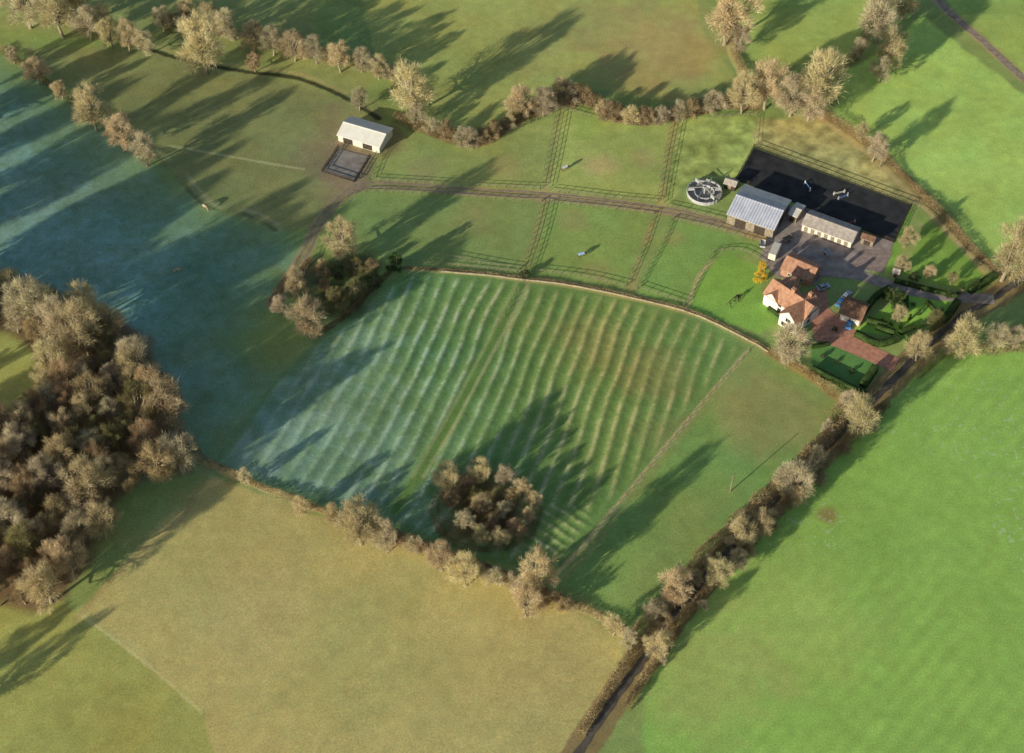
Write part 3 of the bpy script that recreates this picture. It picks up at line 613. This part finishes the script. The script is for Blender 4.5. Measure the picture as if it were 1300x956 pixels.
def simple(name,label,cat,p0,p1,p2,h,rise,wm,r1,r2,ops=()):
    loc,rot,L,Wd=place(p0,p1,p2,h); e=empty(name,loc,rot,label=label,cat=cat)
    bw,b1,b2=MB(),MB(),MB(); gable(bw,b1,b2,0,0,L-0.7,Wd-0.7,h+0.1,rise)
    bw.obj("wall",wm,e); ro=b1.obj("roof",r1,e); b2.obj("roof",r2,e)
    cap=MB(); cap.box(-L/2+0.05,L/2-0.05,-0.2,0.2,h+rise+0.16,h+rise+0.30); cap.obj("ridge_cap",r1,ro)
    for (n,mt,side,fp,z,w,hh) in ops:
        ext=(L if side in('-v','+v') else Wd); opening(e,n,M[mt],side,(fp-0.5)*ext,z,w,hh,L-0.7,Wd-0.7,M['white'] if n=='window' else None)
    return e,L,Wd
simple("field_barn","cream sheet roofed barn beside a muddy pasture yard","barn",(427,172),(482,188),(493,161),2.5,1.5,M['cream'],M['sheetw'],M['sheetw'],
  [('door','darkwood','-v',0.25,0,3.4,2.2),('door','darkwood','-v',0.7,0,3.4,2.2)])
simple("stable_barn","large barn with pale grey and blue corrugated roof","barn",(922,272),(983,293),(1004,254),4.0,1.8,M['wood'],M['sheetb'],M['sheetg'],
  [('door','darkwood','-v',0.3,0,3.5,3.2),('door','darkwood','-v',0.7,0,3.5,3.2),('door','darkwood','+u',0.5,0,4,3.4)])
simple("stable_block","long low stable block with pale roof beside arena","stable",(1017,285),(1082,309),(1095,290),2.7,1.3,M['cream'],M['slate'],M['slate'],
  [('door','wood','-v',0.1+0.13*i,0,1.2,2.1) for i in range(7)])
simple("outbuilding","brick outbuilding with orange-red tiled roof","building",(990,341),(1030,358),(1042,336),2.8,2.0,M['brickw'],M['tile'],M['tile'],
  [('window','glass','-v',0.3,1,1.0,1.0),('window','glass','-v',0.7,1,1.0,1.0),('door','white','-v',0.5,0,1.0,2.1)])
simple("garage","brown tiled double garage by brick driveway","garage",(1064,397),(1094,408),(1110,388),2.8,2.3,M['brickw'],M['tiled'],M['tiled'],
  [('door','white','-v',0.28,0,2.6,2.2),('door','white','-v',0.72,0,2.6,2.2)])
simple("garden_shed","small dark timber shed in the paddock corner","shed",(918,233),(934,238),(938,229),2.2,0.7,M['darkwood'],M['slate'],M['slate'],[('door','wood','-v',0.5,0,1.0,1.9)])
simple("hay_shed","lean-to store with grey roof near the stables","shed",(1000,272),(1012,277),(1024,262),2.8,0.6,M['wood'],M['sheetg'],M['sheetg'],[('door','darkwood','-v',0.5,0,2.0,2.2)])
simple("field_shelter","small brown roofed shelter in the yard","shed",(1092,302),(1110,308),(1116,300),2.4,0.6,M['wood'],M['tiled'],M['tiled'],[('door','darkwood','-v',0.5,0,2.0,1.8)])
simple("tool_shed","tiny timber tool shed beside the driveway","shed",(1132,346),(1142,349),(1146,342),2.0,0.6,M['wood'],M['slate'],M['slate'],[('door','darkwood','-v',0.5,0,0.9,1.7)])
loc,rot,L,Wd=place((970,372),(1020,406),(1044,390),4.4)
Wd=7.5
e=empty("farmhouse",loc,rot,label="white rendered farmhouse with orange-red tiled roofs and chimneys",cat="house")
bw,br=MB(),MB()
gable(bw,br,br,0,0,L,Wd,4.4,3.0); gable(bw,br,br,L/2-3.2,-1.5,Wd+3.5,6.2,4.6,2.9,rot=True); gable(bw,br,br,-L/2+3.0,1.0,Wd+2.5,5.0,4.0,2.4,rot=True)
bw.obj("wall",M['white'],e); ro=br.obj("roof",M['tile'],e)
ch=MB(); ch.box(-0.6,0.6,-0.5,0.5,6.6,9.0); ch.box(-0.7,0.7,-0.6,0.6,9.0,9.15); ch.cyl((-.25,0,9.15),.14,.4,8); ch.cyl((.25,0,9.15),.14,.4,8); ch.obj("chimney",M['brickw'],ro)
ch=MB(); ch.box(L/2-3.8,L/2-2.6,2.2,3.2,6.0,8.6); ch.cyl((L/2-3.2,2.7,8.6),.14,.4,8); ch.obj("chimney",M['brickw'],ro)
fy=-1.5-(Wd+3.5)/2
for (x,z,w,h) in [(-1.5,0.9,1.3,1.2),(1.2,0.9,1.3,1.2),(-1.5,3.0,1.1,1.0),(1.2,3.0,1.1,1.0)]:
    opening(e,"window",M['glass'],'-v',x,z,w,h,L,Wd,M['darkwood'])
for (x,z,w,h) in [(L/2-4.5,0.8,1.3,1.3),(L/2-2.0,0.8,1.3,1.3),(L/2-3.2,3.2,1.4,1.2)]:
    b=MB(); b.box(x-w/2,x+w/2,fy-0.06,fy+0.02,z,z+h); o=b.obj("window",M['glass'],e); b=MB(); b.box(x-w/2-.12,x+w/2+.12,fy-.035,fy+.01,z-.12,z+h+.12); b.obj("frame",M['darkwood'],o)
opening(e,"door",M['darkwood'],'-v',0.0,0,1.0,2.1,L,Wd)
opening(e,"window",M['glass'],'+u',-1.0,1,1.2,1.2,L,Wd,M['darkwood']); opening(e,"window",M['glass'],'+u',-1.0,3.1,1.2,1.0,L,Wd,M['darkwood'])
# horse walker
c=G(894,246); e=empty("horse_walker",c,0,label="circular horse walker with metal mesh panels",cat="horse walker")
b=MB(); b.cyl((0,0,0),5.6,0.10,48); b.obj("base",M['sand'],e)
def ring(r,h,n,name,mt):
    b=MB()
    for i in range(n):
        t0,t1=2*math.pi*i/n,2*math.pi*(i+1)/n; p=(r*math.cos(t0),r*math.sin(t0)); q=(r*math.cos(t1),r*math.sin(t1))
        b.beam((*p,h/2+0.1),(*q,h/2+0.1),0.08,h); b.box(p[0]-.09,p[0]+.09,p[1]-.09,p[1]+.09,0,h+0.3)
    b.obj(name,mt,e)
ring(5.5,1.2,28,"outer_panel",M['metal']); ring(3.1,0.9,20,"inner_panel",M['metal'])
b=MB(); b.cyl((0,0,0.1),0.25,3.0,10); b.cyl((0,0,2.6),0.6,0.5,12); b.obj("motor_post",M['metal'],e)
for i in range(6):
    t=i*math.pi/3; b=MB(); b.beam((0,0,2.8),(5.2*math.cos(t),5.2*math.sin(t),2.8),0.12,0.15); b.beam((3.3*math.cos(t),3.3*math.sin(t),1.9),(5.2*math.cos(t),5.2*math.sin(t),1.9),0.05,1.0); b.obj("arm",M['metal'],e)
# vehicles
def wheelset(e,xs,w,r):
    for x in xs:
        for s in (-1,1):
            b=MB(); b.cyl((x,s*w-0.11,r),r,0.22,14,'y'); o=b.obj("wheel",M['rubber'],e); b=MB(); b.cyl((x,s*w-0.12,r),r*0.55,0.24,10,'y'); b.obj("rim",M['metal'],o)
def car(px,py,ang,mat,label):
    e=empty("parked_car",G(px,py)+np.array([0,0,0.07]),ang,label=label,cat="car",group="cars parked by the farmhouse")
    b=MB(); b.prism([(-2.1,0.35),(2.1,0.35),(2.15,0.7),(1.9,0.85),(0.95,0.95),(-1.7,1.0),(-2.1,0.9)],-0.88,0.88); b.obj("body",mat,e)
    b=MB(); b.add([(-1.6,-.78,.96),(.95,-.78,.93),(.95,.78,.93),(-1.6,.78,.96),(-1.25,-.62,1.42),(.25,-.62,1.42),(.25,.62,1.42),(-1.25,.62,1.42)],[(0,1,5,4),(1,2,6,5),(2,3,7,6),(3,0,4,7)]); b.obj("window",M['glass'],e)
    b=MB(); b.box(-1.3,.3,-.64,.64,1.42,1.48); b.obj("roof",mat,e)
    wheelset(e,(-1.3,1.3),0.8,0.33)
    for s in (-.6,.6):
        b=MB(); b.box(2.08,2.17,s-.2,s+.2,.58,.74); b.obj("headlight",M['white'],e)
car(1067,385,1.0,M['bluecar'],"small blue car parked by the garage")
car(1078,413,1.2,M['bluecar'],"blue car parked on brick paving")
car(1074,377,0.9,M['silver'],"silver car parked beside the garage")
car(1045,366,0.4,M['silver'],"silver car parked in the yard")
e=empty("horse_lorry",G(983,323)+np.array([0,0,0.06]),1.15,label="long cream horse lorry parked in farmyard",cat="lorry")
b=MB(); b.prism([(-3.2,0.6),(2.2,0.6),(2.2,3.0),(-3.2,3.0)],-1.1,1.1); b.obj("body",M['cream'],e)
b=MB(); b.prism([(2.25,0.5),(3.6,0.5),(3.6,1.5),(3.2,2.3),(2.25,2.4)],-1.05,1.05); cb=b.obj("cab",M['cream'],e)
b=MB(); b.add([(3.62,-.9,1.52),(3.62,.9,1.52),(3.24,.85,2.25),(3.24,-.85,2.25)],[(0,1,2,3)]); b.obj("windscreen",M['glass'],cb)
wheelset(e,(-2.0,2.8),0.95,0.42)
def trailer(px,py,ang,mat,label):
    e=empty("farm_trailer",G(px,py)+np.array([0,0,0.06]),ang,label=label,cat="trailer",group="trailers in the farmyard")
    b=MB(); b.box(-1.5,1.5,-.8,.8,.6,.7); b.box(-1.5,1.5,-.8,-.74,.7,1.2); b.box(-1.5,1.5,.74,.8,.7,1.2); b.box(-1.5,-1.44,-.74,.74,.7,1.2); b.box(1.44,1.5,-.74,.74,.7,1.2); b.obj("bed",mat,e)
    b=MB(); b.beam((1.5,0,.62),(2.6,0,.5),.08,.1); b.obj("drawbar",M['metal'],e); wheelset(e,(-.1,),0.92,.32)
trailer(1000,305,0.5,M['wood'],"small timber trailer standing in the yard"); trailer(1050,322,2.0,M['metal'],"grey metal trailer standing in the yard"); trailer(968,312,1.4,M['metal'],"grey metal trailer standing in the yard")
e=empty("climbing_frame",G(930,385),0.8,label="dark timber climbing frame with slide on lawn",cat="climbing frame")
b=MB()
for x in (-1.8,1.8):
    b.beam((x,-1,0),(x,0,2.2),0.12,0.12); b.beam((x,1,0),(x,0,2.2),0.12,0.12)
b.beam((-1.9,0,2.2),(1.9,0,2.2),0.14,0.14); b.obj("frame",M['darkwood'],e)
for x in (-0.8,0.8):
    b=MB(); b.box(x-.3,x+.3,-.12,.12,.5,.56); b.beam((x-.25,0,.55),(x-.25,.02,2.2),.03,.03); b.beam((x+.25,0,.55),(x+.25,.02,2.2),.03,.03); b.obj("swing_seat",M['darkwood'],e)
b=MB(); b.box(1.9,3.0,-.6,.6,1.2,1.3); b.beam((3.0,0,1.25),(4.6,0,.15),.5,.06)
for x,y in ((2,-.5),(2.9,-.5),(2,.5),(2.9,.5)): b.box(x-.06,x+.06,y-.06,y+.06,0,1.2)
b.obj("slide",M['darkwood'],e)
def jump(px,py,ang,mt,label):
    e=empty("show_jump",G(px,py)+np.array([0,0,0.08]),ang,label=label,cat="horse jump",group="jumps in the riding arena")
    for s in (-1.8,1.8):
        b=MB(); b.box(s-.08,s+.08,-.35,.35,0,.12); b.box(s-.06,s+.06,-.06,.06,0,1.4); b.box(s-.3,s+.3,-.04,.04,.3,.9); b.obj("wing",M['white'],e)
    for z in (.4,.8):
        b=MB(); b.tube([(-1.8,-.1,z),(1.8,-.1,z)],[.07,.07],6); b.obj("pole",mt,e)
jump(1025,238,1.9,M['jumpb'],"white and blue show jump on dark arena"); jump(1065,246,0.3,M['white'],"white show jump on dark arena"); jump(1070,251,0.5,M['jumpb'],"white and blue show jump on dark arena"); jump(1078,284,0.3,M['red'],"white and red show jump on dark arena")
def pole(px,py,h=8,label="wooden utility pole standing in pasture"):
    p=G(px,py); e=empty("utility_pole",p,0.7,label=label,cat="utility pole",group="utility poles")
    b=MB(); b.cyl((0,0,-.2),.16,h,8,r2=.1); b.obj("pole",M['wood'],e); b=MB(); b.beam((-.9,0,h-.5),(.9,0,h-.5),.1,.12); b.obj("crossarm",M['wood'],e)
pole(927,624); pole(1117,212)
def skin_animal(verts,edges,rad,name,mat):
    me=bpy.data.meshes.new(name); me.from_pydata(verts,edges,[]); o=bpy.data.objects.new(name,me); COL.objects.link(o)
    o.modifiers.new("s",'SKIN'); sm=o.modifiers.new("u",'SUBSURF'); sm.levels=1
    for i,r in enumerate(rad): me.skin_vertices[0].data[i].radius=(r,r)
    me.skin_vertices[0].data[0].use_root=True
    dg=bpy.context.evaluated_depsgraph_get(); dg.update(); m2=bpy.data.meshes.new_from_object(o.evaluated_get(dg)); bpy.data.objects.remove(o); m2.materials.clear(); m2.materials.append(mat); return m2
HV=[(-.75,0,1.2),(-.2,0,1.14),(.3,0,1.12),(.65,0,1.18),(1.0,0,1.08),(1.25,0,.75),(1.38,0,.42),(1.5,0,.14)]
HE=[(i,i+1) for i in range(7)]; HR=[.29,.31,.31,.27,.17,.13,.13,.075]
for s in (-.17,.17):
    n=len(HV); HV+=[(.62,s,.85),(.66,s,.5),(.62,s,.04)]; HE+=[(3,n),(n,n+1),(n+1,n+2)]; HR+=[.13,.065,.06]
    n=len(HV); HV+=[(-.68,s,.85),(-.92,s,.5),(-.84,s,.04)]; HE+=[(0,n),(n,n+1),(n+1,n+2)]; HR+=[.17,.07,.06]
def horse(px,py,ang,mat,rug,label):
    me=skin_animal(HV,HE,HR,"body",mat); e=empty("horse",G(px,py),ang,label=label,cat="horse",group="grazing horses"); e.scale=(1.25,1.25,1.25)
    mkobj("body",me,e); b=MB(); b.tube([(-1.0,0,1.3),(-1.15,0,1.0),(-1.12,0,.5)],[.05,.08,.03],6); b.obj("tail",M['horseb'],e)
    b=MB(); b.tube([(.62,0,1.5),(1.0,0,1.27),(1.3,0,.9)],[.03,.05,.03],5); b.obj("mane",M['horseb'],e)
    if rug:
        vs=[];fs=[]
        for i,x in enumerate((-1.0,-.5,0,.4,.72)):
            for k in range(9):
                t=math.pi*(k/8)*1.2-math.pi*0.1; vs.append((x,.37*math.cos(t),1.15+.38*math.sin(t) if math.sin(t)>0 else 1.15+.5*math.sin(t)))
        for i in range(4):
            for k in range(8): a=i*9+k; fs.append((a,a+1,a+10,a+9))
        mkobj("rug",mkmesh("rug",vs,fs,rug),e)
horse(717,216,0.6,M['horseb'],M['rugw'],"horse in a pale rug grazing in paddock")
horse(738,326,0.4,M['horseb'],M['rug'],"horse in a light blue rug grazing in paddock")
horse(262,266,2.4,M['horsec'],None,"pale chestnut horse grazing on frosty pasture")
horse(225,346,0.3,M['horsec'],None,"pale chestnut horse grazing on frosty pasture")
# ------------------------------------------------------------ LIGHT, CAMERA
az=math.radians(44); el=math.radians(15.0)
d=Vector((math.cos(az)*math.cos(el),math.sin(az)*math.cos(el),-math.sin(el)))
sun=bpy.data.lights.new("sun",'SUN'); sun.energy=5.0; sun.angle=math.radians(0.5); sun.color=(1.0,0.91,0.71)
so=bpy.data.objects.new("sun",sun); so.rotation_euler=d.to_track_quat('-Z','Y').to_euler(); COL.objects.link(so)
w=bpy.data.worlds.new("World"); scene.world=w; w.use_nodes=True; nt=w.node_tree
sky=nt.nodes.new("ShaderNodeTexSky"); sky.sky_type='NISHITA'; sky.sun_disc=False; sky.sun_elevation=el; sky.sun_rotation=math.atan2(-math.cos(az),-math.sin(az))%(2*math.pi)
nt.links.new(sky.outputs[0],nt.nodes["Background"].inputs[0]); nt.nodes["Background"].inputs[1].default_value=0.10
cd=bpy.data.cameras.new("camera"); co=bpy.data.objects.new("camera",cd); COL.objects.link(co)
co.location=CAM; co.rotation_euler=(math.pi/2-PITCH,0,0); cd.sensor_width=36; cd.lens=36*FPX/1300; cd.clip_end=8000; cd.clip_start=1
scene.camera=co
scene.view_settings.view_transform='Standard'; scene.view_settings.look='None'; scene.view_settings.exposure=0
